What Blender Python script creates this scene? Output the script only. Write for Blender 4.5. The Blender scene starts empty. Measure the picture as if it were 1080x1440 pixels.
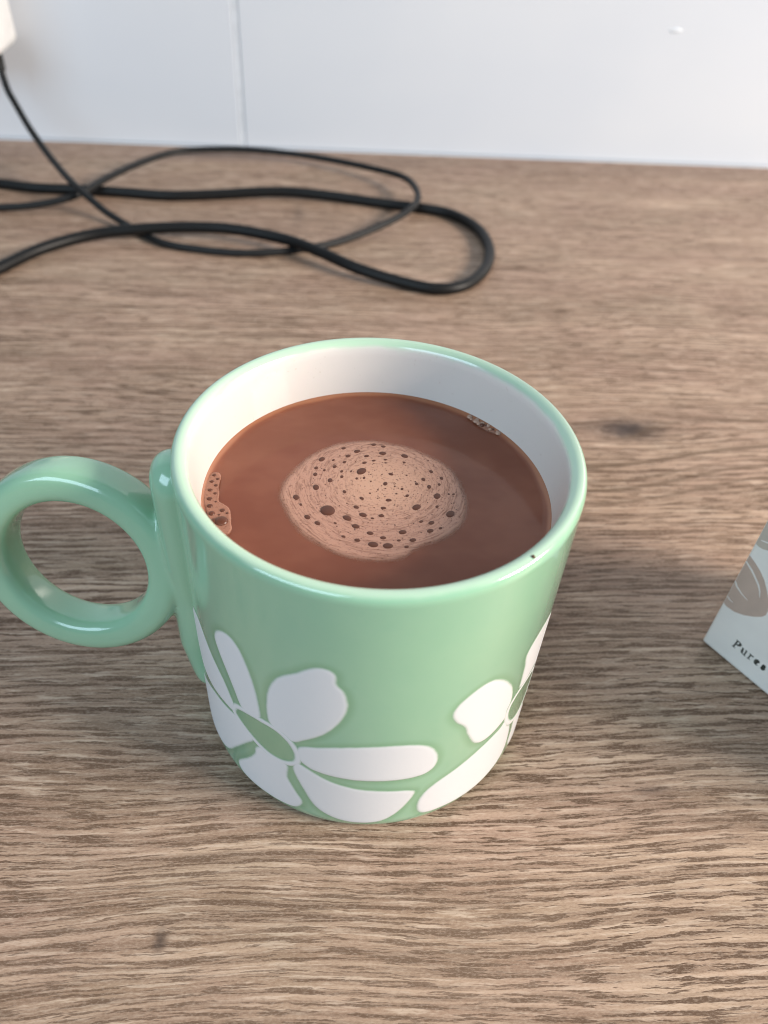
import bpy, bmesh, math, random
import numpy as np
from mathutils import Vector, Matrix
random.seed(7); np.random.seed(7)
scene = bpy.context.scene
C = scene.collection

# ------------------------------------------------------------------ camera
cam_d = bpy.data.cameras.new('camera'); cam = bpy.data.objects.new('camera', cam_d); C.objects.link(cam)
cr = Vector((0.99690311, -0.05670692, 0.05448401)); cu = Vector((-0.00108718, 0.68282763, 0.73057871)); cw = Vector((0.07863206, 0.72837542, -0.68065134))
cam.matrix_world = Matrix(((cr.x, cu.x, -cw.x, -0.01234854), (cr.y, cu.y, -cw.y, -0.13035526), (cr.z, cu.z, -cw.z, 0.18796534), (0, 0, 0, 1)))
cam_d.sensor_fit = 'HORIZONTAL'; cam_d.sensor_width = 36; cam_d.lens = 1089.82 * 36 / 1080
cam_d.clip_start = 0.005; cam_d.clip_end = 20
cam_d.dof.use_dof = True; cam_d.dof.focus_distance = 0.178; cam_d.dof.aperture_fstop = cam_d.lens / 2.0
scene.camera = cam
scene.render.engine = 'CYCLES'; scene.cycles.filter_width = 1.0
scene.view_settings.view_transform = 'Standard'; scene.view_settings.look = 'None'
scene.view_settings.exposure = 0.0; scene.view_settings.gamma = 1.0

# ------------------------------------------------------------------ light (indoor room light)
world = bpy.data.worlds.new('World'); scene.world = world; world.use_nodes = True
bg = world.node_tree.nodes['Background']; bg.inputs[0].default_value = (0.93, 0.95, 1.0, 1); bg.inputs[1].default_value = 0.20

def area(name, loc, target, sx, sy, power, col):
    d = bpy.data.lights.new(name, 'AREA'); d.shape = 'RECTANGLE'; d.size = sx; d.size_y = sy; d.energy = power; d.color = col
    o = bpy.data.objects.new(name, d); C.objects.link(o); o.location = loc
    o.rotation_euler = (Vector(target) - Vector(loc)).to_track_quat('-Z', 'Y').to_euler()
    return o
el = math.radians(27); azk = math.radians(-17)
kd = Vector((math.cos(azk) * math.cos(el), math.sin(azk) * math.cos(el), math.sin(el))) * 1.6
area('window_light', kd, (0, 0, .04), 0.66, 0.36, 52, (1.0, 0.895, 0.795))
area('cool_window_light', (-0.75, -0.85, 0.85), (0, 0, .05), 1.0, 0.65, 12.5, (0.60, 0.82, 1.0))

# ------------------------------------------------------------------ node helper
class V:
    def __init__(s, nt, sock): s.nt = nt; s.s = sock
    def _m(s, op, *a):
        n = s.nt.nodes.new('ShaderNodeMath'); n.operation = op
        for i, x in enumerate((s,) + a):
            if isinstance(x, V): s.nt.links.new(x.s, n.inputs[i])
            else: n.inputs[i].default_value = x
        return V(s.nt, n.outputs[0])
    def __add__(s, o): return s._m('ADD', o)
    __radd__ = __add__
    def __sub__(s, o): return s._m('SUBTRACT', o)
    def __rsub__(s, o): return (s * -1.0) + o
    def __mul__(s, o): return s._m('MULTIPLY', o)
    __rmul__ = __mul__
    def __truediv__(s, o): return s._m('DIVIDE', o)
    def pow(s, o): return s._m('POWER', o)
    def exp(s): return s._m('EXPONENT')
    def abs(s): return s._m('ABSOLUTE')
    def sin(s): return s._m('SINE')
    def sqrt(s): return s._m('SQRT')
    def clamp(s): 
        n = s._m('ADD', 0.0); n.s.node.use_clamp = True; return n
    def ramp(s, a, b, lo=0.0, hi=1.0):
        n = s.nt.nodes.new('ShaderNodeMapRange'); n.interpolation_type = 'SMOOTHSTEP'
        s.nt.links.new(s.s, n.inputs[0])
        for i, x in enumerate((a, b, lo, hi)): n.inputs[i + 1].default_value = x
        return V(s.nt, n.outputs[0])

class Mat:
    def __init__(s, name):
        s.m = bpy.data.materials.new(name); s.m.use_nodes = True; s.nt = s.m.node_tree
        s.b = s.nt.nodes['Principled BSDF']; s.out = s.nt.nodes['Material Output']
        tc = s.nt.nodes.new('ShaderNodeTexCoord'); sp = s.nt.nodes.new('ShaderNodeSeparateXYZ'); s.nt.links.new(tc.outputs['Object'], sp.inputs[0])
        s.tc = tc; s.x, s.y, s.z = (V(s.nt, sp.outputs[i]) for i in range(3))
    def xyz(s, x, y, z):
        n = s.nt.nodes.new('ShaderNodeCombineXYZ')
        for i, q in enumerate((x, y, z)):
            if isinstance(q, V): s.nt.links.new(q.s, n.inputs[i])
            else: n.inputs[i].default_value = q
        return n.outputs[0]
    def noise(s, vec, scale=1.0, detail=2.0, rough=0.5):
        n = s.nt.nodes.new('ShaderNodeTexNoise'); n.inputs['Scale'].default_value = scale; n.inputs['Detail'].default_value = detail; n.inputs['Roughness'].default_value = rough
        s.nt.links.new(vec if not isinstance(vec, V) else vec.s, n.inputs['Vector']); return V(s.nt, n.outputs[0])
    def voronoi(s, vec, scale):
        n = s.nt.nodes.new('ShaderNodeTexVoronoi'); n.inputs['Scale'].default_value = scale
        s.nt.links.new(vec, n.inputs['Vector']); return V(s.nt, n.outputs['Distance'])
    def attr(s, name):
        n = s.nt.nodes.new('ShaderNodeAttribute'); n.attribute_name = name; return V(s.nt, n.outputs['Fac'])
    def mix(s, f, a, b):
        n = s.nt.nodes.new('ShaderNodeMix'); n.data_type = 'RGBA'
        s.put(n.inputs[0], f); s.put(n.inputs[6], a); s.put(n.inputs[7], b); return n.outputs[2]
    def put(s, inp, v):
        if isinstance(v, V): s.nt.links.new(v.s, inp)
        elif isinstance(v, bpy.types.NodeSocket): s.nt.links.new(v, inp)
        elif isinstance(v, (tuple, list)): inp.default_value = tuple(v) + ((1,) if len(v) == 3 and inp.type == 'RGBA' else ())
        else: inp.default_value = v
    def set(s, **k):
        for n, v in k.items(): s.put(s.b.inputs[n.replace('_', ' ')], v)
        return s
    def bump(s, h, strength, dist):
        n = s.nt.nodes.new('ShaderNodeBump'); n.inputs['Strength'].default_value = strength; n.inputs['Distance'].default_value = dist
        s.nt.links.new(h.s, n.inputs['Height']); s.nt.links.new(n.outputs[0], s.b.inputs['Normal']); return s

# ------------------------------------------------------------------ materials
def wood():
    m = Mat('oak_laminate'); x, y = m.x, m.y
    lo = m.noise(m.xyz(x * 5.0, y * 14.0, 0.0), 1, 2) - 0.5
    md = m.noise(m.xyz(x * 22.0, y * 70.0, 3.0), 1, 2) - 0.5
    fi = m.noise(m.xyz(x * 110.0, y * 260.0, 6.0), 1, 2) - 0.5
    yy = y + lo * 0.018 + md * 0.0016 + fi * 0.0005 + (m.noise(m.xyz(x * 330.0, y * 420.0, 21.0), 1, 2, 0.6) - 0.5) * 0.00055
    for kx, ky, sx, sy, a in ((0.114, 0.1205, 0.035, 0.012, 0.0085), (-0.048, -0.0675, 0.020, 0.007, 0.0042), (0.050, 0.33, 0.03, 0.012, 0.006), (-0.02, -0.095, 0.05, 0.02, 0.006)):
        dx = (x - kx) / sx; dy = (y - ky) / sy
        yy = yy - dy * ((dx * dx + dy * dy) * -1.0).exp() * a
    tone = m.noise(m.xyz(x * 3.0, yy * 45.0, 1.0), 1, 3, 0.55)
    band = m.noise(m.xyz(x * 9.0, yy * 260.0, 2.0), 1, 3, 0.6)
    streak = m.noise(m.xyz(x * 75.0, yy * 800.0, 4.0), 1, 3, 0.7)
    line = m.noise(m.xyz(x * 16.0, yy * 620.0, 15.0), 1, 2, 0.6)
    ring = ((yy * 2500.0) + m.noise(m.xyz(x * 14.0, yy * 55.0, 31.0), 1, 2) * 22.0).sin()
    dash = m.noise(m.xyz(x * 80.0, yy * 1080.0, 5.0), 1, 3, 0.62)
    pore = dash * 0.72 + line * 0.28 + ring * 0.024
    pore2 = m.noise(m.xyz(x * 150.0, yy * 2400.0, 8.0), 1, 2, 0.6)
    grain = m.noise(m.xyz(x * 900.0, y * 2600.0, 9.0), 1, 3, 0.75)
    hue = m.noise(m.xyz(x * 16.0, y * 34.0, 7.0), 1, 3, 0.6)
    patch = m.noise(m.xyz(x * 11.0, y * 20.0, 12.0), 1, 2)
    dens = patch.ramp(0.36, 0.62, 0.7, 1.0)
    base = m.mix(tone.ramp(0.3, 0.72), (0.315, 0.212, 0.148), (0.53, 0.385, 0.280))
    base = m.mix(band.ramp(0.38, 0.66, 0.0, 0.7), base, (0.215, 0.135, 0.085))
    base = m.mix(streak.ramp(0.50, 0.62, 0.0, 0.75), base, (0.56, 0.435, 0.335))
    base = m.mix(hue.ramp(0.42, 0.66, 0.0, 0.34), base, (0.36, 0.225, 0.175))
    base = m.mix(hue.ramp(0.46, 0.30, 0.0, 0.22), base, (0.27, 0.235, 0.165))
    pm = (pore.ramp(0.515, 0.545) * dens).clamp()
    base = m.mix(line.ramp(0.42, 0.60, 0.0, 0.6), base, (0.185, 0.118, 0.080))
    base = m.mix(ring.ramp(-0.2, 1.0, 0.0, 0.16), base, (0.17, 0.105, 0.07))
    base = m.mix(pm * 0.93, base, (0.088, 0.048, 0.027))
    base = m.mix(pore2.ramp(0.60, 0.70) * 0.5, base, (0.14, 0.085, 0.05))
    base = m.mix(grain.ramp(0.45, 0.68, 0.0, 0.30), base, (0.54, 0.42, 0.33))
    base = m.mix(grain.ramp(0.48, 0.34, 0.0, 0.28), base, (0.15, 0.095, 0.065))
    # knots and the long growth line curving past the big one
    for kx, ky, sx, sy, st in ((0.1145, 0.1205, 0.0080, 0.0050, 1.0), (0.109, 0.1215, 0.014, 0.005, 0.45), (-0.048, -0.0675, 0.0011, 0.0020, 0.75), (-0.027, 0.3326, 0.0025, 0.012, 0.35), (0.074, -0.036, 0.004, 0.0012, 0.5)):
        wob = m.noise(m.xyz(x * 260.0, y * 380.0, 1.0), 1, 2) - 0.5
        dx = (x - kx) / sx + wob * 0.9; dy = (y - ky) / sy + wob * 1.2
        q = dx * dx + dy * dy
        base = m.mix((q * -0.6).exp() * st, base, (0.045, 0.032, 0.028))
    gl = yy - (x.ramp(0.085, 0.165, 0.0, 0.0125) + 0.0962)
    for off, wd, st in ((0.0, 0.0009, 0.95), (0.0016, 0.0006, 0.4), (-0.0085, 0.0007, 0.6), (-0.0125, 0.0009, 0.7), (-0.019, 0.0008, 0.6), (0.018, 0.0009, 0.5)):
        g = (gl - off) / wd
        base = m.mix((g * g * -1.0).exp() * x.ramp(0.03, 0.07) * st, base, (0.105, 0.065, 0.038))
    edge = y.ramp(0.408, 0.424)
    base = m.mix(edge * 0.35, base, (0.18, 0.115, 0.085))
    m.set(Base_Color=base, Roughness=pm.ramp(0, 1, 0.42, 0.6), Specular_IOR_Level=0.28)
    m.bump((pm * -1.0) + grain * 0.25 + pore2 * -0.3, 0.35, 0.00025)
    return m.m

GREEN = (0.290, 0.520, 0.355); GREEN_D = (0.190, 0.385, 0.215); WHITE = (0.63, 0.605, 0.58)
def glaze(name, rim=False, pool=False):
    m = Mat(name); col = GREEN
    n = m.noise(m.xyz(m.x * 60.0, m.y * 60.0, m.z * 60.0), 1, 3)
    fine = m.noise(m.xyz(m.x * 900.0, m.y * 900.0, m.z * 900.0), 1, 2)
    col = m.mix(n.ramp(0.3, 0.7, 0.0, 0.18), GREEN, (0.37, 0.59, 0.38))
    col = m.mix(fine.ramp(0.55, 0.8, 0.0, 0.12), col, (0.24, 0.50, 0.31))
    drip = m.noise(m.xyz(m.x * 38.0, m.y * 38.0, m.z * 9.0), 1, 3)
    col = m.mix(drip.ramp(0.45, 0.7, 0.0, 0.22), col, (0.255, 0.475, 0.31))
    rough = drip.ramp(0.35, 0.65, 0.12, 0.18)
    if pool: col = m.mix(m.attr('pool') * 0.6, col, GREEN_D)
    coat = 0.8; crough = 0.08
    if rim:
        rr = (m.x * m.x + m.y * m.y).sqrt() + (m.noise(m.xyz(m.x * 140.0, m.y * 140.0, m.z * 140.0), 1, 2) - 0.5) * 0.0007
        w = rr.ramp(0.0409, 0.0401)
        inner = m.mix(fine.ramp(0.68, 0.76, 0.0, 0.35), WHITE, (0.45, 0.38, 0.33))
        # the glaze thins to pale green right at the lip
        col = m.mix((rr.ramp(0.0438, 0.0428) * m.z.ramp(0.080, 0.085)) * 0.55, col, (0.56, 0.70, 0.56))
        col = m.mix(w, col, inner); coat = w.ramp(0, 1, 0.8, 0.25); rough = w.ramp(0, 1, 0.16, 0.34)
        crough = m.z.ramp(0.070, 0.078, 0.17, 0.07)
    m.set(Base_Color=col, Roughness=rough, IOR=1.5, Coat_Weight=coat, Coat_Roughness=crough, Subsurface_Weight=0.08, Subsurface_Radius=(0.6, 1.0, 0.6), Subsurface_Scale=0.0012)
    m.bump(m.noise(m.xyz(m.x * 120.0, m.y * 120.0, m.z * 120.0), 1, 2), 0.12, 0.0004)
    return m.m
def petal_mat():
    m = Mat('petal_white_slip'); e = m.attr('inside')
    wob = (m.noise(m.xyz(m.x * 500.0, m.y * 500.0, m.z * 500.0), 1, 2) - 0.5) * 0.5
    f = (e + wob * 0.35).ramp(0.0, 0.80)
    col = m.mix(f, GREEN_D, (0.745, 0.745, 0.755))
    m.set(Base_Color=col, Roughness=f.ramp(0, 1, 0.16, 0.42), Specular_IOR_Level=0.5)
    m.bump(m.noise(m.xyz(m.x * 700.0, m.y * 700.0, m.z * 700.0), 1, 2), 0.08, 0.0002)
    return m.m
def cocoa():
    m = Mat('cocoa_liquid'); e = m.attr('rim')
    n = m.noise(m.xyz(m.x * 45.0, m.y * 70.0, 0.0), 1, 3, 0.6)
    col = m.mix(n.ramp(0.35, 0.7), (0.185, 0.060, 0.033), (0.225, 0.080, 0.046))
    col = m.mix(e.ramp(0.0, 1.0, 0.0, 0.75), col, (0.36, 0.16, 0.09))
    m.set(Base_Color=col, Roughness=n.ramp(0.4, 0.6, 0.07, 0.13), IOR=1.36, Subsurface_Weight=0.35, Subsurface_Radius=(1.0, 0.45, 0.25), Subsurface_Scale=0.003)
    m.bump(m.noise(m.xyz(m.x * 90.0, m.y * 90.0, 0.0), 1, 3), 0.06, 0.0006)
    return m.m
def foam_mat(cx, cy, name, streaks=True, dark=(0.20, 0.085, 0.055), light=(0.55, 0.315, 0.215)):
    m = Mat(name); x, y = m.x - cx, m.y - cy
    r = (x * x + y * y).sqrt() + 0.0002
    wob = m.noise(m.xyz(m.x * 170.0, m.y * 170.0, 0.0), 1, 2) - 0.5
    rw = r + wob * 0.0012 
    e = m.attr('inside')
    st = m.noise(m.xyz(x / r * 3.4, y / r * 3.4, rw * 1900.0), 1, 2.5, 0.6)
    st2 = m.noise(m.xyz(x / r * 9.0 + 9.0, y / r * 9.0, rw * 3000.0), 1, 2, 0.6)
    speck = m.voronoi(m.xyz(m.x, m.y, 0.0), 1500.0)
    speck2 = m.noise(m.xyz(m.x * 1500.0, m.y * 1500.0, 0.0), 1, 2)
    mid = r.ramp(0.004, 0.013)
    sm = (st.ramp(0.50, 0.66) * mid * 0.32 + st2.ramp(0.48, 0.70) * mid * 0.32).clamp() if streaks else wob * 0.0
    sm = (sm + speck2.ramp(0.56, 0.72) * 0.42).clamp()
    sm = (sm + speck.ramp(0.22, 0.10) * 0.25).clamp()
    col = m.mix(r.ramp(0.003, 0.017), light, (light[0] * .84, light[1] * .80, light[2] * .84))
    col = m.mix(sm, col, dark)
    m.set(Base_Color=col, Roughness=0.42, Specular_IOR_Level=0.35, Subsurface_Weight=0.2, Subsurface_Radius=(1.0, 0.6, 0.4), Subsurface_Scale=0.001,
          Alpha=((e + wob * 0.25).ramp(0.0, 0.9) * (1.0 - sm * 0.35) * (0.97 if streaks else 0.88)).clamp())
    m.bump(speck2 - sm * 0.8, 0.3, 0.00015)
    return m.m
def plain(name, col, rough=0.4, spec=0.5, **k):
    m = Mat(name); n = m.noise(m.xyz(m.x * 150.0, m.y * 150.0, m.z * 150.0), 1, 3)
    m.set(Base_Color=m.mix(n.ramp(0.3, 0.7), col, tuple(c * 0.9 for c in col)), Roughness=rough, Specular_IOR_Level=spec, **k)
    return m.m
def wall_mat():
    m = Mat('splashback_white'); n = m.noise(m.xyz(m.x * 4.0, 0.0, m.z * 7.0), 1, 3)
    m.set(Base_Color=m.mix(n.ramp(0.35, 0.65), (0.53, 0.575, 0.64), (0.56, 0.60, 0.655)), Roughness=0.28, Specular_IOR_Level=0.45)
    m.bump(m.noise(m.xyz(m.x * 9.0, 0.0, m.z * 9.0), 1, 2), 0.15, 0.004)
    return m.m
def cardboard():
    m = Mat('carton_board'); n = m.noise(m.xyz(m.x * 90.0, m.y * 90.0, m.z * 90.0), 1, 3)
    f = m.noise(m.xyz(m.x * 1600.0, m.y * 1600.0, m.z * 1600.0), 1, 2)
    col = m.mix(n.ramp(0.3, 0.7), (0.74, 0.72, 0.69), (0.77, 0.75, 0.72))
    m.set(Base_Color=col, Roughness=0.5); m.bump(f, 0.1, 0.0001); return m.m

M = dict(wood=wood(), body=glaze('celadon_glaze_body', True, True), handle=glaze('celadon_glaze'), petal=petal_mat(), cocoa=cocoa(),
         foam=foam_mat(0.0016, 0.0033, 'cocoa_foam'), film=foam_mat(0, 0, 'edge_froth', False, (0.20, 0.085, 0.05), (0.42, 0.22, 0.145)),
         bubble=plain('bubble_film', (0.105, 0.040, 0.025), 0.30, 0.3), pale=plain('pale_bubble_film', (0.40, 0.25, 0.185), 0.25, 0.4),
         wall=wall_mat(), joint=plain('joint_sealant', (0.62, 0.67, 0.73), 0.35), cable=plain('black_rubber', (0.006, 0.0065, 0.007), 0.45, 0.25),
         thin=plain('dark_grey_rubber', (0.012, 0.013, 0.014), 0.5, 0.25), plug=plain('white_plastic', (0.72, 0.73, 0.73), 0.35), carton=cardboard(),
         print_brown=plain('printed_brown', (0.50, 0.385, 0.325), 0.5), print_taupe=plain('printed_taupe', (0.50, 0.44, 0.38), 0.5),
         print_pale=plain('printed_pale', (0.72, 0.69, 0.66), 0.5), ink=plain('printed_ink', (0.075, 0.08, 0.07), 0.5), speck=plain('cocoa_crumb', (0.10, 0.05, 0.02), 0.6))

# ------------------------------------------------------------------ object helpers
def link(name, me, mat, parent=None, smooth=True, loc=None):
    if mat: me.materials.append(mat)
    if smooth:
        for p in me.polygons: p.use_smooth = True
    o = bpy.data.objects.new(name, me); C.objects.link(o)
    if parent: o.parent = parent
    if loc: o.location = loc
    return o
def pydata(name, v, f):
    me = bpy.data.meshes.new(name); me.from_pydata([tuple(map(float, p)) for p in v], [], f); me.validate(); me.update(); return me
def empty(name, label, cat, loc=(0, 0, 0), rz=0):
    o = bpy.data.objects.new(name, None); o.empty_display_size = .01; C.objects.link(o); o.location = loc; o.rotation_euler.z = rz
    o['label'] = label; o['category'] = cat; return o
def attr(me, name, vals):
    a = me.attributes.new(name, 'FLOAT', 'POINT'); a.data.foreach_set('value', np.asarray(vals, dtype=np.float32))
def catmull(P, n=8, closed=True):
    P = [np.array(p, float) for p in P]; N = len(P); out = []
    for i in range(N if closed else N - 1):
        g = lambda k: P[k % N] if closed else P[min(max(k, 0), N - 1)]
        a, b, c, d = g(i - 1), g(i), g(i + 1), g(i + 2)
        for k in range(n):
            t = k / n; out.append(0.5 * (2 * b + (c - a) * t + (2 * a - 5 * b + 4 * c - d) * t * t + (3 * b - a - 3 * c + d) * t ** 3))
    if not closed: out.append(P[-1])
    return np.array(out)
def box_bm(bm, lo, hi, bev=0, seg=2):
    r = bmesh.ops.create_cube(bm, size=1)
    for v in r['verts']: v.co = Vector(((lo[i] + hi[i]) / 2 + v.co[i] * (hi[i] - lo[i]) for i in range(3)))
    if bev: bmesh.ops.bevel(bm, geom=list({e for v in r['verts'] for e in v.link_edges}), offset=bev, segments=seg, affect='EDGES', profile=0.5)
def box(name, lo, hi, mat, parent=None, bev=0, seg=2):
    bm = bmesh.new(); box_bm(bm, lo, hi, bev, seg); me = bpy.data.meshes.new(name); bm.to_mesh(me); bm.free()
    return link(name, me, mat, parent, smooth=False)
def tube(name, P, r, mat, parent=None, n=16, sub=10):
    P = catmull(P, sub, False); T = np.gradient(P, axis=0); T /= np.linalg.norm(T, axis=1)[:, None]
    N = np.cross(T[0], [0, 0, 1]); N /= np.linalg.norm(N); v = []; f = []
    for i, (p, t) in enumerate(zip(P, T)):
        N = N - t * (N @ t); N /= np.linalg.norm(N); B = np.cross(t, N)
        for k in range(n):
            a = 2 * math.pi * k / n; v.append(p + (N * math.cos(a) + B * math.sin(a)) * r)
    for i in range(len(P) - 1):
        for k in range(n):
            a, b = i * n + k, i * n + (k + 1) % n; f.append((a, b, b + n, a + n))
    f.append(tuple(range(n - 1, -1, -1))); f.append(tuple((len(P) - 1) * n + k for k in range(n)))
    return link(name, pydata(name, v, f), mat, parent)

# ------------------------------------------------------------------ setting
D = 0.44366
ct = box('countertop', (-1.1, -0.42, -0.038), (1.1, D - 0.0005, 0.0), M['wood'], None, 0.0012, 2); ct['kind'] = 'structure'
wl = box('wall', (-1.1, D + 0.006, -0.038), (1.1, D + 0.06, 1.2), M['wall']); wl['kind'] = 'structure'
jx = -0.0680
box('wall_panel', (-1.1, D, 0.0006), (jx - 0.0016, D + 0.006, 1.2), M['wall'], wl, 0.0010)
box('wall_panel', (jx + 0.0016, D, 0.0006), (1.1, D + 0.006, 1.2), M['wall'], wl, 0.0010)
box('joint_strip', (jx - 0.0015, D + 0.0004, 0.0006), (jx + 0.0015, D + 0.0059, 1.2), M['joint'], wl, 0.0004)
box('sealant_bead', (-1.1, D - 0.0022, -0.0002), (1.1, D - 0.0001, 0.0009), M['wall'], wl, 0.0005)
sk = ray = None
me = bpy.data.meshes.new('scuff_mark'); bm = bmesh.new(); bmesh.ops.create_uvsphere(bm, u_segments=20, v_segments=10, radius=1)
for v in bm.verts: v.co = Vector((v.co.x * 0.0042 * (1 - 0.2 * v.co.z), v.co.y * 0.0007, v.co.z * 0.0013 + 0.0004 * v.co.x))
bm.to_mesh(me); bm.free(); link('scuff_mark', me, M['joint'], wl, loc=(0.2178, D, 0.0833))

# ------------------------------------------------------------------ mug
R = 0.044; H = 0.08655; ZL = 0.0718
mug = empty('mug', 'pale green ceramic mug with white flower petals and a ring handle, full of hot chocolate', 'mug')
FL = {
 'a': [
  [(-121.5, 50.5), (-118.2, 50.0), (-113.6, 44.9), (-108.9, 40.1), (-105.9, 34.3), (-105.3, 32.2), (-106.4, 30.5), (-110.2, 30.1), (-115.9, 29.3), (-122.5, 29.5), (-127.5, 34.0), (-128.0, 42.0), (-125.5, 48.0)],
  [(-109.9, 54.8), (-107.9, 58.5), (-104.5, 60.3), (-101.6, 58.8), (-99.3, 53.6), (-97.8, 47.2), (-97.2, 42.4), (-97.1, 37.0), (-99.5, 36.0), (-102.3, 35.7), (-103.3, 36.9), (-104.6, 40.7), (-106.5, 45.4), (-108.9, 50.6)],
  [(-94.7, 39.2), (-94.6, 46.1), (-93.4, 52.1), (-91.2, 56.7), (-87.4, 60.4), (-83.6, 63.9), (-80.8, 64.5), (-79.2, 63.2), (-78.9, 60.2), (-77.3, 57.7), (-76.6, 52.9), (-78.0, 47.3), (-81.4, 41.4), (-85.5, 37.1), (-88.6, 34.4), (-91.0, 35.9), (-93.4, 36.6)],
  [(-87.0, 33.0), (-82.2, 35.4), (-76.0, 37.6), (-68.4, 38.6), (-62.2, 38.0), (-58.2, 35.9), (-55.9, 31.6), (-55.8, 26.9), (-58.0, 24.3), (-62.6, 23.7), (-69.2, 23.9), (-75.7, 24.1), (-81.4, 24.7), (-85.0, 25.7), (-87.6, 28.6)],
  [(-86.0, 25.1), (-88.3, 25.9), (-88.6, 21.6), (-86.2, 14.6), (-83.4, 8.2), (-79.5, 4.9), (-74.8, 3.4), (-70.1, 3.4), (-66.4, 4.9), (-62.9, 9.0), (-60.0, 15.6), (-61.3, 17.6), (-67.1, 18.8), (-74.2, 19.9), (-80.6, 22.0)],
  [(-97.6, 24.2), (-95.9, 23.4), (-90.6, 23.0), (-90.6, 17.5), (-88.8, 12.5), (-86.9, 7.8), (-88.8, 4.2), (-92.5, 3.2), (-97.1, 3.0), (-102.2, 3.0), (-106.0, 4.0), (-106.8, 7.4), (-102.4, 14.3), (-99.9, 19.0), (-99.3, 22.3)],
  [(-125.8, 21.6), (-116.8, 26.9), (-111.2, 28.4), (-106.5, 29.3), (-104.9, 30.4), (-103.6, 28.3), (-101.3, 26.5), (-100.0, 25.0), (-102.8, 20.8), (-106.8, 14.4), (-112.0, 6.6), (-117.6, 4.0), (-124.5, 4.0), (-128.2, 8.5), (-128.5, 16.0)]],
 'b': [
  [(-31.2, 37.2), (-31.7, 41.5), (-32.1, 46.4), (-33.0, 51.2), (-31.0, 54.0), (-26.0, 55.6), (-20.0, 53.2), (-15.5, 46.0), (-16.8, 40.0), (-20.8, 36.2), (-26.0, 37.2)],
  [(-34.6, 35.9), (-35.9, 41.9), (-38.9, 47.2), (-42.2, 51.0), (-45.4, 52.8), (-48.5, 52.3), (-51.9, 50.0), (-53.4, 47.5), (-53.5, 45.3), (-52.2, 42.4), (-49.7, 39.0), (-48.2, 34.6), (-45.9, 29.6), (-43.3, 27.3), (-40.3, 27.0), (-36.9, 28.1), (-35.2, 29.3), (-35.4, 32.7)],
  [(-34.4, 26.9), (-36.1, 25.6), (-40.2, 24.6), (-45.5, 22.6), (-49.5, 20.6), (-53.3, 18.6), (-56.4, 15.9), (-58.1, 12.5), (-58.5, 8.8), (-57.6, 5.3), (-55.2, 3.9), (-50.3, 3.5), (-44.8, 3.2), (-40.2, 3.2), (-35.9, 3.8), (-31.6, 5.0), (-29.2, 8.0), (-29.3, 14.1), (-30.6, 20.0), (-32.5, 22.5)],
  [(-28.0, 20.0), (-25.0, 20.4), (-21.5, 18.0), (-17.0, 12.5), (-14.2, 6.5), (-15.5, 3.8), (-20.0, 3.2), (-25.0, 4.0), (-27.4, 8.0), (-27.6, 14.0)],
  [(-20.3, 33.6), (-18.5, 36.6), (-12.0, 42.0), (-4.0, 45.5), (0.5, 41.8), (-1.6, 35.4), (-8.0, 31.2), (-15.0, 29.6), (-19.8, 30.0)],
  [(-20.2, 26.6), (-15.0, 27.2), (-8.0, 28.4), (1.0, 25.4), (3.4, 17.8), (-1.5, 11.6), (-10.0, 12.8), (-17.6, 18.2), (-21.4, 22.6)]]}
petals = []
for key, shift, skip in (('a', 0, ()), ('b', 0, ()), ('a', 139.5, ()), ('b', 137.0, (4, 5))):
    for i, P in enumerate(FL[key]):
        if i in skip: continue
        Q = catmull(P, 6); Q[:, 0] += shift; petals.append(Q)
def sdf(Q, X, Y):
    d = np.full(X.shape, 1e9); inside = np.zeros(X.shape, bool)
    for i in range(len(Q)):
        a = Q[i]; b = Q[(i + 1) % len(Q)]; ab = b - a
        t = np.clip(((X - a[0]) * ab[0] + (Y - a[1]) * ab[1]) / (ab @ ab + 1e-12), 0, 1)
        d = np.minimum(d, (X - a[0] - ab[0] * t) ** 2 + (Y - a[1] - ab[1] * t) ** 2)
        cond = ((a[1] > Y) != (b[1] > Y))
        with np.errstate(divide='ignore', invalid='ignore'):
            inside ^= cond & (X < ab[0] * (Y - a[1]) / (ab[1] if ab[1] else 1e-12) + a[0])
    d = np.sqrt(d); return np.where(inside, d, -d)
def sstep(t): t = np.clip(t, 0, 1); return t * t * (3 - 2 * t)
CIRC = 2 * math.pi * R * 1000
def surf_r(z):   # outer radius of the mug wall, mm in / m out; tiny foot rounding
    z = np.asarray(z) / 1000.0; rr = np.full(z.shape, R)
    k = np.clip((0.0042 - z) / 0.0042, 0, 1); return rr - 0.0017 * (1 - np.sqrt(np.clip(1 - k * k, 0, 1)))

RINGS = [([(-105.6, 31.4), (-104.4, 33.9), (-101.0, 35.4), (-97.2, 36.1), (-93.0, 36.0), (-90.0, 33.9), (-88.1, 30.2), (-88.2, 26.2), (-90.9, 24.0), (-95.0, 23.9), (-99.3, 25.9), (-102.6, 28.2), (-104.8, 30.0)], 0.0),
         ([(-20.2, 30.0), (-22.5, 34.0), (-27.0, 35.8), (-31.5, 35.2), (-34.2, 32.2), (-33.8, 27.2), (-31.0, 22.5), (-27.0, 20.6), (-22.6, 22.2), (-20.2, 26.0)], 0.0)]
RINGS += [(RINGS[0][0], 139.5), (RINGS[1][0], 137.0)]
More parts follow.
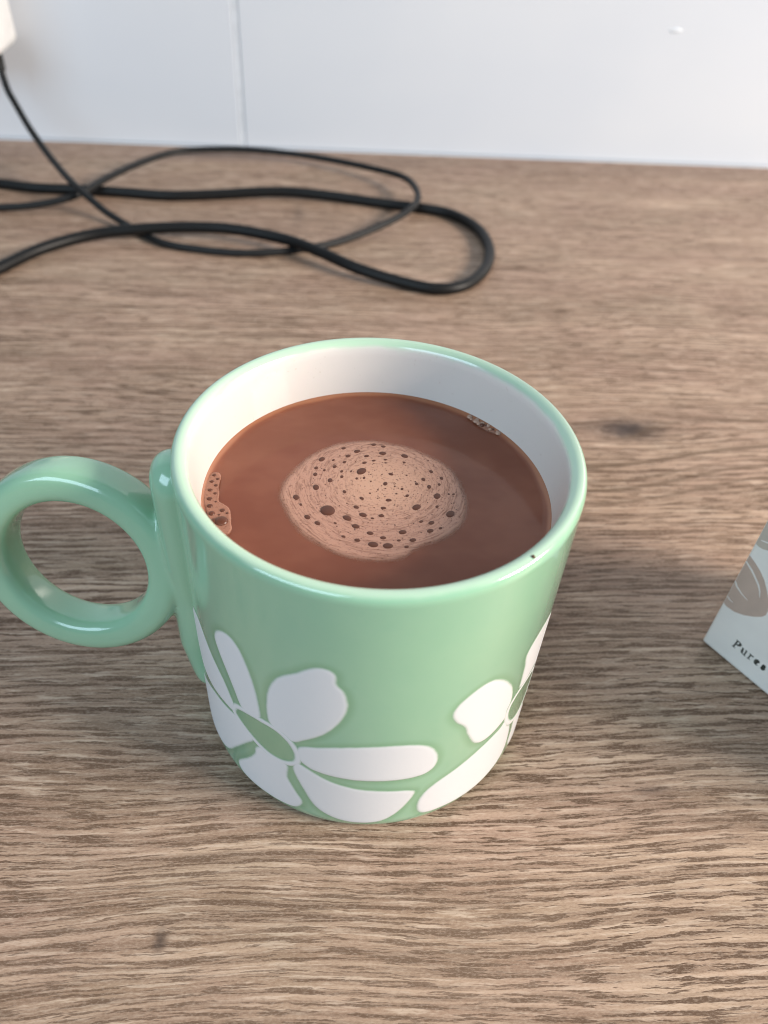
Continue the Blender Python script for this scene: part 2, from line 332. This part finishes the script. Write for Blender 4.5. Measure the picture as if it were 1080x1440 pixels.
# outer wall grid with the glaze-pool attribute
NU = 480; zs = np.concatenate([[0.35, 0.6, 1.0, 1.5, 2.2, 3.0], np.arange(3.6, 68, 0.62), [70, 74, 78, 81, 83, 84]])
us = np.arange(NU) / NU * CIRC - CIRC / 2
U, Z = np.meshgrid(us, zs); pool = np.full(U.shape, -9.0)
for Q, isc in [(Q, 0) for Q in petals] + [(catmull([(x + o, y) for x, y in P], 6), 1) for P, o in RINGS]:
    for sh in (-CIRC, 0, CIRC):
        q = Q + np.array([sh, 0]); mk = (U > q[:, 0].min() - 2.5) & (U < q[:, 0].max() + 2.5) & (Z > q[:, 1].min() - 2.5) & (Z < q[:, 1].max() + 2.5)
        if mk.any(): pool[mk] = np.maximum(pool[mk], sdf(q, U[mk], Z[mk]) - 0.6 * isc)
poolv = sstep((pool + 2.6) / 2.3)
prof_top = [(0.04399, 0.0849), (0.04385, 0.0855), (0.04358, 0.08600), (0.04322, 0.08632), (0.0428, 0.08650), (0.0423, 0.08654), (0.0418, 0.08646), (0.0413, 0.08622), (0.0408, 0.08582), (0.04045, 0.0853), (0.0402, 0.0846), (0.04, 0.083), (0.0398, 0.080), (0.0389, 0.0718), (0.0386, 0.055), (0.0384, 0.03), (0.0382, 0.012), (0.0375, 0.0075), (0.034, 0.0055), (0.0, 0.005)]
prof_bot = [(0.0, 0.0022), (0.034, 0.0020), (0.0362, 0.0012), (0.0372, 0.0003), (0.0385, 0.0), (0.0405, 0.0), (0.0416, 0.00008)]
v = []; pa = []
def ring(r, z, a=0):
    for k in range(NU):
        t = us[k] / 1000 / R; v.append((r * math.cos(t), r * math.sin(t), z)); pa.append(a)
for r_, z_ in prof_bot: ring(max(r_, 1e-5), z_)
for j, z_ in enumerate(zs):
    rr = float(surf_r(z_))
    for k in range(NU):
        t = us[k] / 1000 / R; v.append((rr * math.cos(t), rr * math.sin(t), z_ / 1000)); pa.append(poolv[j, k])
for r_, z_ in prof_top: ring(max(r_, 1e-5), z_)
nr = len(v) // NU
f = [(i * NU + k, i * NU + (k + 1) % NU, (i + 1) * NU + (k + 1) % NU, (i + 1) * NU + k) for i in range(nr - 1) for k in range(NU)]
me = pydata('body', v, f); attr(me, 'pool', pa)
body = link('body', me, M['body'], mug)

jobs = [(Q, None) for Q in petals]
for P, sh in RINGS:
    Q = catmull(P, 6); Q[:, 0] += sh; jobs.append((Q, 1))
for Q, isring in jobs:
    s = 0.42; x0, x1 = Q[:, 0].min() - 1.2, Q[:, 0].max() + 1.2; y0, y1 = max(Q[:, 1].min() - 1.0, 0.5), Q[:, 1].max() + 1.2
    gx = np.arange(x0, x1 + s, s); gy = np.arange(y0, y1 + s, s); X, Y = np.meshgrid(gx, gy); d = sdf(Q, X, Y)
    if isring: d = 0.75 - np.abs(d + 0.40)
    hgt = 0.00010 * sstep((d + 0.5) / 1.2) - 0.00006 * (d < -0.35) * np.clip((-d - 0.35) / 0.4, 0, 1)
    rr = surf_r(Y) + hgt + (0.00003 if isring else 0.00001); th = X / 1000 / R
    keep = d > -0.8; idx = -np.ones(X.shape, int); idx[keep] = np.arange(keep.sum())
    vv = np.stack([rr * np.cos(th), rr * np.sin(th), Y / 1000], -1)[keep]; ff = []
    for j in range(len(gy) - 1):
        for i in range(len(gx) - 1):
            q = (idx[j, i], idx[j, i + 1], idx[j + 1, i + 1], idx[j + 1, i])
            if min(q) >= 0: ff.append(tuple(int(t) for t in q))
    nm = 'flower_ring' if isring else 'petal'; me = pydata(nm, vv, ff); attr(me, 'inside', np.clip((d[keep] + 0.6) / 1.4, 0, 1)); link(nm, me, M['petal'], body)

# handle: strap on the wall and a ring, fused
hv = []; hf = []
rc = np.array([-0.0688, 0.0, 0.0518]); psi = math.radians(169.94); tl = math.radians(12.15)
er = np.array([math.cos(psi), math.sin(psi), 0]); ea0 = np.cross(er, [0, 0, 1]); ez = np.array([0, 0, 1]) * math.cos(tl) + ea0 * math.sin(tl); ea = np.cross(er, ez)
NA, NB = 120, 32; RA, RBX = 0.0042, 0.0057; RM = 0.0208
for i in range(NA):
    a = 2 * math.pi * i / NA; n = er * math.cos(a) + ez * math.sin(a)
    for k in range(NB):
        b = 2 * math.pi * k / NB; cb, sb = math.cos(b), math.sin(b); e = 2 / 3.2
        hv.append(rc + n * (RM + RA * math.copysign(abs(cb) ** e, cb)) + ea * RBX * math.copysign(abs(sb) ** e, sb))
for i in range(NA):
    for k in range(NB):
        hf.append((i * NB + k, i * NB + (k + 1) % NB, ((i + 1) % NA) * NB + (k + 1) % NB, ((i + 1) % NA) * NB + k))
o0 = len(hv); azc = math.radians(184.6); HW = 0.0070; z0, z1 = 0.0160, 0.0785; nu, nz = 40, 150
for side in (0, 1):
    for j in range(nz + 1):
        zc = z0 - HW + (z1 - z0 + 2 * HW) * j / nz
        half = HW if z0 <= zc <= z1 else math.sqrt(max(HW ** 2 - (zc - min(max(zc, z0), z1)) ** 2, 1e-10))
        for i in range(nu + 1):
            s = math.sin(math.pi / 2 * (-1 + 2 * i / nu)); du = s * half; dd = math.hypot(du, zc - min(max(zc, z0), z1)) / HW
            h = 0.0057 * (1 - min(dd, 1) ** 3.0) ** 0.45 if side == 0 else -0.0012
            if side == 0: h *= 0.30 + 0.70 * min(1.0, max(0.0, (zc - 0.008) / 0.020)) ** 0.7
            rr = 0.0432 + h; az = azc + du / R; hv.append((rr * math.cos(az), rr * math.sin(az), zc))
W = nu + 1; L = (nz + 1) * W
for side in (0, 1):
    for j in range(nz):
        for i in range(nu):
            q = [o0 + side * L + t for t in (j * W + i, j * W + i + 1, (j + 1) * W + i + 1, (j + 1) * W + i)]
            hf.append(tuple(q if side == 0 else q[::-1]))
for j in range(nz):
    for i in (0, nu):
        q = [o0 + j * W + i, o0 + (j + 1) * W + i, o0 + L + (j + 1) * W + i, o0 + L + j * W + i]; hf.append(tuple(q if i == 0 else q[::-1]))
for i in range(nu):
    for j in (0, nz):
        q = [o0 + j * W + i, o0 + L + j * W + i, o0 + L + j * W + i + 1, o0 + j * W + i + 1]; hf.append(tuple(q if j == 0 else q[::-1]))
hd = link('handle', pydata('handle', hv, hf), M['handle'], mug)
md = hd.modifiers.new('fuse', 'REMESH'); md.mode = 'VOXEL'; md.voxel_size = 0.00045; md.use_smooth_shade = True
md = hd.modifiers.new('soften', 'SMOOTH'); md.factor = 0.5; md.iterations = 16

# tiny glaze pinholes that glint on the right side
for k, (t, z) in enumerate(((-11, 71.5), (-12, 69.8), (-14, 66.5), (-16, 62.0), (-17, 60.6))):
    bm = bmesh.new(); bmesh.ops.create_icosphere(bm, subdivisions=2, radius=0.00038 if k % 2 else 0.00028); me = bpy.data.meshes.new('glaze_bead'); bm.to_mesh(me); bm.free()
    a = math.radians(t); link('glaze_bead', me, M['handle'], body, loc=((R + .0001) * math.cos(a), (R + .0001) * math.sin(a), z / 1000))

# ------------------------------------------------------------------ hot chocolate
choc = empty('hot_chocolate', 'milky brown hot chocolate with a bubbly tan foam patch, inside the green mug', 'drink', (0, 0, ZL))
v = []; f = []; at = []
rs = list(np.linspace(0.0004, 0.0370, 26)) + [0.0374, 0.0377, 0.0380, 0.0382, 0.0384, 0.0386, 0.0388, 0.0391]
NS = 160
for r_ in rs:
    k_ = max(0, (r_ - 0.0370) / 0.0019)
    for k in range(NS):
        a = 2 * math.pi * k / NS; wob = 0.00012 * math.sin(a * 7 + 1) + 0.00010 * math.sin(a * 17)
        v.append((r_ * math.cos(a), r_ * math.sin(a), 0.00075 * k_ ** 2.2)); at.append(min(1, max(0, (r_ - 0.0378 + wob) / 0.0009)))
for i in range(len(rs) - 1):
    for k in range(NS):
        f.append((i * NS + k, i * NS + (k + 1) % NS, (i + 1) * NS + (k + 1) % NS, (i + 1) * NS + k))
f.append(tuple(range(NS)))
me = pydata('liquid', v, f); attr(me, 'rim', at); link('liquid', me, M['cocoa'], choc)

def patch(name, outline, mat, ctr, parent, hz=0.00022, soft=2.4, rings=36):
    Q = catmull(outline, 6) / 1000; c = np.array(ctr) / 1000; n = len(Q); v = [(c[0], c[1], hz)]; e = [1.0]; f = []
    for i in range(1, rings + 1):
        t = i / rings
        for k in range(n):
            p = c + (Q[k] - c) * t; dist = np.linalg.norm(Q[k] - c) * (1 - t) * 1000
            v.append((p[0], p[1], hz * (0.35 + 0.65 * min(1, dist / soft)))); e.append(min(1, dist / soft))
    for k in range(n): f.append((0, 1 + k, 1 + (k + 1) % n))
    for i in range(rings - 1):
        for k in range(n):
            a = 1 + i * n + k; b = 1 + i * n + (k + 1) % n; f.append((a, a + n, b + n, b))
    me = pydata(name, v, f); attr(me, 'inside', e); return link(name, me, mat, parent)
foam = patch('foam', [(-22.7, -0.8), (-22.2, 3.2), (-19.9, 8.1), (-16.4, 13.2), (-12.7, 16.6), (-8.9, 18.7), (-4.5, 19.8), (-0.2, 20.1), (4.1, 19.1), (8.4, 17.6), (12.5, 15.0), (15.6, 12.4), (18.1, 9.5), (19.8, 4.8), (20.7, -0.7), (20.4, -5.9), (18.7, -10.3), (16.1, -13.4), (12.5, -15.8), (9.4, -17.2), (6.7, -18.9), (4.9, -20.6), (2.0, -21.6), (-2.1, -21.7), (-5.7, -21.1), (-9.0, -20.0), (-11.8, -18.3), (-14.3, -16.3), (-17.2, -13.6), (-19.8, -9.7), (-21.2, -6.0), (-22.4, -2.8)], M['foam'], (0, 0), choc)
bm = bmesh.new(); bmesh.ops.create_uvsphere(bm, u_segments=14, v_segments=8, radius=1)
bmesh.ops.delete(bm, geom=[q for q in bm.verts if q.co.z < -0.01], context='VERTS'); bub_me = bpy.data.meshes.new('bubble'); bm.to_mesh(bub_me); bm.free()
bub_me.materials.append(M['bubble'])
for p in bub_me.polygons: p.use_smooth = True
pale_me = bub_me.copy(); pale_me.materials.clear(); pale_me.materials.append(M['pale'])
def bubble(x, y, r, parent, h=0.3, me=bub_me, el=1.15, cx=1.6, cy=3.3, z=0.000225):
    o = bpy.data.objects.new('bubble', me); C.objects.link(o); o.parent = parent; o.location = (x / 1000, y / 1000, z)
    o.rotation_euler.z = math.atan2(y - cy, x - cx) + math.pi / 2; o.scale = (r * el / 1000, r / el / 1000 * 1.05, r * h / 1000); return o
BUB = [(-11.3, -5.8, 1.44), (-13.9, 1.9, 0.72), (-7.1, -8.2, 0.78), (-3.6, -7.2, 0.67), (-5.3, -10.8, 0.67), (0.4, -7.5, 0.5), (-3.4, 7.6, 1.0), (-10.7, 4.3, 0.56), (-14.1, 6.4, 0.5), (-13.9, 8.7, 0.44), (-12.6, 11.9, 0.67), (-9.6, 9.2, 0.44), (-7.3, 10.9, 0.39), (-6.4, 13.2, 0.5), (-4.2, 15.0, 0.61), (-2.0, 13.2, 0.47), (1.9, 14.3, 0.67), (7.1, 13.3, 0.67), (-0.1, 17.6, 0.5), (2.2, 16.9, 0.44), (-7.4, 16.1, 0.44), (-9.9, 11.6, 0.33), (-4.6, 5.0, 0.31), (-2.9, 5.2, 0.31), (-7.5, 0.4, 0.42), (-3.7, -1.8, 0.44), (-18.3, -1.5, 0.67), (-15.7, -7.9, 0.61), (-17.2, -3.9, 0.33), (-13.5, -9.8, 0.56), (3.4, 6.6, 0.47), (1.9, 3.2, 0.5), (9.1, 3.2, 0.39), (10.8, 4.8, 0.47), (11.9, 2.2, 0.5), (13.4, -1.0, 0.75), (8.4, -4.7, 0.83), (12.9, 7.6, 0.44), (15.1, 5.2, 0.42), (14.3, 3.0, 0.36), (15.7, -6.9, 0.89), (11.2, -9.7, 0.56), (10.7, -12.2, 0.58), (9.0, -9.3, 0.39), (4.7, -12.6, 0.67), (6.7, -15.0, 0.56), (0.4, -14.3, 0.5), (-2.3, -12.9, 0.56), (-1.8, -16.3, 0.83), (1.3, -16.7, 0.83), (2.3, -2.4, 0.5), (1.0, -5.0, 0.47), (5.6, 1.4, 0.33), (4.2, -0.2, 0.22), (4.0, 2.3, 0.22), (-1.6, -8.3, 0.31), (-5.0, -4.7, 0.5), (13.0, -4.5, 0.36), (16.1, -0.3, 0.25), (17.3, -0.3, 0.22), (2.4, 11.9, 0.31), (2.4, 10.7, 0.25), (-0.4, 11.5, 0.36), (-2.6, 10.7, 0.44), (-8.0, 5.6, 0.39), (-8.0, 7.5, 0.36), (-12.0, 7.9, 0.31), (6.8, 10.9, 0.31), (6.6, -0.9, 0.39), (5.2, -17.0, 0.39), (3.7, -15.1, 0.33), (-8.0, -13.9, 0.36), (-5.1, -15.0, 0.5), (-9.7, -9.8, 0.28), (13.0, -11.4, 0.36), (-1.4, 4.0, 0.22), (-1.8, -0.1, 0.22), (0.1, 1.1, 0.19), (7.0, 6.2, 0.22), (-5.8, 7.6, 0.25)]
for x, y, r in BUB:
    bubble(x, y, r * 1.12, foam, 0.2, el=1.05 if r > 1.2 else 1.2)
# countless micro bubbles, one part
bm = bmesh.new()
for k in range(260):
    a = random.uniform(0, 2 * math.pi); q = random.random() ** 0.6 * 17; x, y = 1.6 + q * math.cos(a) * 1.0, 1.0 + q * math.sin(a); r = random.uniform(0.07, 0.17)
    mt = Matrix.Translation((x / 1000, y / 1000, 0.00021)) @ Matrix.Rotation(a + math.pi / 2, 4, 'Z') @ Matrix.Diagonal((r * 1.5 / 1000, r / 1000, r * .35 / 1000, 1))
    bmesh.ops.create_icosphere(bm, subdivisions=1, radius=1, matrix=mt)
me = bpy.data.meshes.new('micro_bubbles'); bm.to_mesh(me); bm.free(); o = link('micro_bubbles', me, M['bubble'], foam); o['kind'] = 'stuff'

fr = patch('edge_froth', [(-37.9, 6.9), (-36.0, 7.1), (-35.4, 5.2), (-35.6, 2.6), (-35.2, -0.2), (-35.1, -2.5), (-33.6, -3.9), (-32.4, -5.4), (-31.9, -7.8), (-31.7, -10.2), (-31.4, -11.8), (-32.0, -13.5), (-33.6, -13.2), (-35.9, -10.4), (-37.4, -6.9), (-38.5, -3.4), (-38.9, 0.2), (-38.7, 4.0)], M['film'], (-35.6, -4.5), choc, 0.0004, 0.5, 14)
for x, y, r, h in ((-36.9, 5.7, .5, .5), (-36.0, 4.4, .42, .5), (-37.2, 3.5, .5, .5), (-36.2, 2.2, .45, .5), (-37.3, 0.6, .55, .5), (-36.1, -0.5, .42, .5), (-37.1, -2.3, .62, .5), (-35.7, -3.2, .3, .5), (-36.8, -4.6, .68, .5), (-34.0, -6.0, .62, .4), (-32.9, -6.9, .36, .4), (-36.2, -7.0, .75, .6), (-33.9, -9.4, 1.55, .55), (-35.5, -9.4, .8, .7), (-34.6, -7.4, .3, .5)):
    bubble(x, y, r * .9, fr, h, z=0.0004, el=1.0)
fr = patch('edge_froth', [(24.9, 31.0), (27.6, 30.4), (29.9, 28.4), (32.3, 25.8), (34.2, 22.4), (34.7, 20.0), (33.4, 20.2), (31.0, 21.6), (28.0, 23.4), (26.0, 26.2), (24.4, 29.2)], M['film'], (29.6, 25.4), choc, 0.0004, 1.0, 14)
for k in range(38):
    t = random.random(); x = 25.3 + 8.6 * t + random.uniform(-1, 1.0) * (1 - .6 * t); y = 30.0 - 9.0 * t + random.uniform(-1.8, .5) * (1 - .5 * t)
    if math.hypot(x, y) > 38.9: continue
    bubble(x, y, random.uniform(.3, .75), fr, .8, me=pale_me if k % 4 else bub_me, z=0.0004, el=1.0)

# speck on the rim
bm = bmesh.new(); bmesh.ops.create_icosphere(bm, subdivisions=2, radius=0.00042)
for q in bm.verts: q.co *= random.uniform(.75, 1.2); q.co.z *= .5
me = bpy.data.meshes.new('crumb'); bm.to_mesh(me); bm.free()
o = link('cocoa_crumb', me, M['speck'], loc=(0.0262, -0.0338, 0.08655)); o['label'] = 'tiny brown cocoa crumb stuck on the front right of the mug rim'; o['category'] = 'crumb'

# ------------------------------------------------------------------ cables
mm = lambda L: [tuple(c / 1000 for c in p) for p in L]
tk = tube('power_cord', mm([(-260, 130, 3), (-215, 190, 3), (-186.6, 224.0, 3.0), (-173.1, 245.0, 3.4), (-158.1, 267.0, 4.0), (-135.8, 283.3, 5), (-110.3, 288.7, 6.6), (-84.1, 292.0, 7.0), (-60.9, 290.6, 7.0), (-33.3, 280.3, 6.9), (-14.0, 265.6, 6.9), (4.4, 251.0, 5.6), (26.2, 241.0, 3.6), (45.9, 235.0, 2.9), (61.4, 240.4, 2.9), (74.3, 259.0, 2.9), (80.6, 284.0, 2.9), (78.0, 310.6, 2.9), (65.0, 331.3, 2.9), (46.2, 339.5, 2.9), (24.8, 344.4, 2.9), (-1.2, 351.0, 3.3), (-27.4, 355.4, 3.7), (-49.1, 354.6, 3.7), (-74.6, 350.5, 3.0), (-103.7, 345.8, 2.9), (-133.5, 348.7, 2.9), (-163.0, 350.6, 2.9), (-183.7, 351.0, 2.9), (-205.6, 355.8, 2.9), (-236.4, 362.1, 2.9), (-330, 372, 2.9)]), 0.0030, M['cable'])
tk['label'] = 'thicker glossy black cord looping widest to the right behind the mug'; tk['category'] = 'cable'
cc = empty('charging_cable', 'thinner dark grey cable dropping from the white plug at the wall and looping', 'cable', (-0.21, 0.42, 0))
def kid(o): o.matrix_parent_inverse = Matrix.Translation((0.21, -0.42, 0)); return o
kid(tube('cord', mm([(-209.6, 415.5, 54), (-209.4, 414.5, 47.5), (-206.5, 409, 40.0), (-202.6, 404.0, 34.9), (-191.3, 386, 26.4), (-181, 372, 19.4), (-170.8, 357, 15.3), (-159.5, 338.9, 13.6), (-150.7, 326.6, 12.2), (-141.7, 318.4, 8.6), (-133.3, 312.0, 5.0), (-116.4, 297.9, 2.1), (-98.6, 281.8, 2.0), (-75.0, 274.5, 2.0), (-52.2, 272.4, 2.0), (-29.5, 277.4, 2.0), (-6.2, 287.9, 2.1), (18.3, 303.6, 5.0), (37.8, 321.7, 8.2), (45.1, 343.6, 9.0), (39.6, 371.7, 8.8), (18.0, 392.8, 7.0), (-14.5, 411.0, 6.0), (-47.9, 419.7, 6.0), (-81.1, 420.3, 6.0), (-108.2, 413.1, 6.0), (-126.9, 388.4, 7.0), (-142.2, 355.8, 8.2), (-153.3, 331.4, 7.6), (-172.2, 324.1, 4.4), (-195.9, 322.3, 2.2), (-222.7, 320.4, 2.0), (-300, 318, 2.0)]), 0.0020, M['thin'], cc))
pb = kid(box('plug', (-0.262, 0.403, 0.0580), (-0.2035, D - 0.0002, 0.135), M['plug'], cc, 0.0065, 5))
for p in pb.data.polygons: p.use_smooth = True
kid(tube('strain_relief', mm([(-209.8, 415.8, 59), (-209.6, 415.5, 54.6), (-209.4, 414.5, 49.5)]), 0.0027, M['thin'], cc))

# ------------------------------------------------------------------ carton
A = Vector((0.1050, 0.0120, 0)); ang = math.atan2(-0.849, 0.528)
car = empty('carton', 'white printed cardboard carton standing right of the mug, with a brown shape on its side', 'box', A, ang)
# local frame: +x along the printed face, +y into the box (away from the mug), z up
bw, bd, bh = 0.075, 0.045, 0.128
box('carton_body', (0, 0, 0.0004), (bw, bd, bh), M['carton'], car, 0.0007, 2)
box('top_flap', (0.0008, 0.0006, bh + 0.0002), (bw - .0008, bd - .0006, bh + 0.0007), M['carton'], car, 0.0002)
def decal(name, pts, mat, lay=1, par=car):
    n = len(pts); y = -0.00006 * lay
    v = [(p[0] / 1000, y, p[1] / 1000) for p in pts] + [(p[0] / 1000, 0.0002, p[1] / 1000) for p in pts]
    f = [tuple(range(n - 1, -1, -1))] + [(k, (k + 1) % n, (k + 1) % n + n, k + n) for k in range(n)]
    bm = bmesh.new(); bv = [bm.verts.new(p) for p in v]
    for q in f: bm.faces.new([bv[i] for i in q])
    bmesh.ops.triangulate(bm, faces=[fc for fc in bm.faces if len(fc.verts) > 4]); bmesh.ops.recalc_face_normals(bm, faces=bm.faces)
    me = bpy.data.meshes.new(name); bm.to_mesh(me); bm.free(); return link(name, me, mat, par, smooth=False)
def stroke(pts, w):
    P = np.array(pts, float); T = np.gradient(P, axis=0); T /= np.linalg.norm(T, axis=1)[:, None] + 1e-9; N = np.stack([-T[:, 1], T[:, 0]], -1)
    wv = np.array(w if hasattr(w, '__len__') else [w] * len(P))[:, None]
    return list(map(tuple, np.vstack([P + N * wv / 2, (P - N * wv / 2)[::-1]])))
X0 = 0.35
decal('printed_shape', [(X0, 43.6), (1.5, 43.3), (2.8, 43.5), (5, 44.6), (9, 47.0), (16, 52), (24, 60), (30, 70), (30, 95), (X0, 95)], M['print_taupe'])
decal('printed_shape', [(X0, 39.0), (1.2, 38.7), (2.83, 37.9), (4.97, 36.6), (6.88, 35.0), (8.9, 32.5), (10.9, 29.5), (11.86, 26.6), (11.9, 25.0), (11.2, 23.6), (9.55, 21.9), (6.91, 19.9), (4.07, 18.6), (1.41, 18.4), (X0, 18.9)], M['print_brown'])
for pts, w in (([(X0, 36.6), (1.4, 36.0), (2.8, 35.2), (4.0, 34.3), (6.3, 32.3), (7.4, 30.8), (8.2, 28.9)], [.5, .55, .6, .6, .55, .4, .15]), ([(X0, 28.3), (1.4, 27.1), (3.49, 26.0), (5.8, 25.3)], [.5, .5, .35, .12]), ([(X0, 21.9), (1.2, 21.4), (2.56, 21.2)], [.35, .3, .15]), ([(1.2, 45.6), (3, 46.2), (6, 47.6), (10, 50.4)], [.3, .45, .45, .3])):
    decal('printed_line', stroke(pts, w), M['print_pale'], 2)
# lettering: bold old-style serif strokes, baseline 7.2 mm, x-height 2.0 mm
GL = {'P': [([(.45, 0), (.75, 2.9)], .5), ([(0.05, .08), (1.0, .08)], .2), ([(.3, 2.85), (1.2, 2.85)], .2), ([(.75, 2.78), (1.35, 2.8), (1.85, 2.45), (1.8, 1.9), (1.4, 1.5), (.7, 1.4)], [.25, .3, .5, .5, .3, .22])],
      'u': [([(.35, 2.0), (.25, .9), (.4, .3), (.8, .1), (1.2, .35)], [.45, .45, .4, .25, .2]), ([(1.35, 2.0), (1.25, .1)], .45), ([(0, 1.92), (.5, 1.95)], .2), ([(1.15, .1), (1.65, .12)], .2), ([(1.0, 1.92), (1.45, 1.95)], .2)],
      'r': [([(.45, 0), (.55, 2.0)], .45), ([(.05, .08), (.95, .08)], .2), ([(.15, 1.92), (.6, 1.95)], .2), ([(.55, 1.3), (.9, 1.85), (1.35, 1.75)], [.2, .35, .5])],
      'e': [([(.25, 1.05), (1.3, 1.25)], .2), ([(1.3, 1.25), (1.25, 1.75), (.85, 2.0), (.4, 1.7), (.22, 1.0), (.45, .35), (.9, .1), (1.4, .4)], [.35, .35, .25, .4, .5, .45, .3, .15])],
      's': [([(1.2, 1.55), (.95, 1.95), (.45, 1.85), (.35, 1.45), (.8, 1.1), (1.2, .75), (1.05, .25), (.6, .08), (.2, .4)], [.25, .25, .35, .4, .45, .4, .35, .25, .25])]}
for ch, ox in (('P', 8.2), ('u', 11.0), ('r', 13.4), ('e', 15.5), ('s', 17.8)):
    for k, (pts, w) in enumerate(GL[ch]):
        decal('lettering', stroke([(ox + px * 1.18, 7.1 + py * 1.12) for px, py in pts], list(np.array(w) * 1.0) if isinstance(w, list) else w * 1.0), M['ink'], 1 + 0.3 * k)
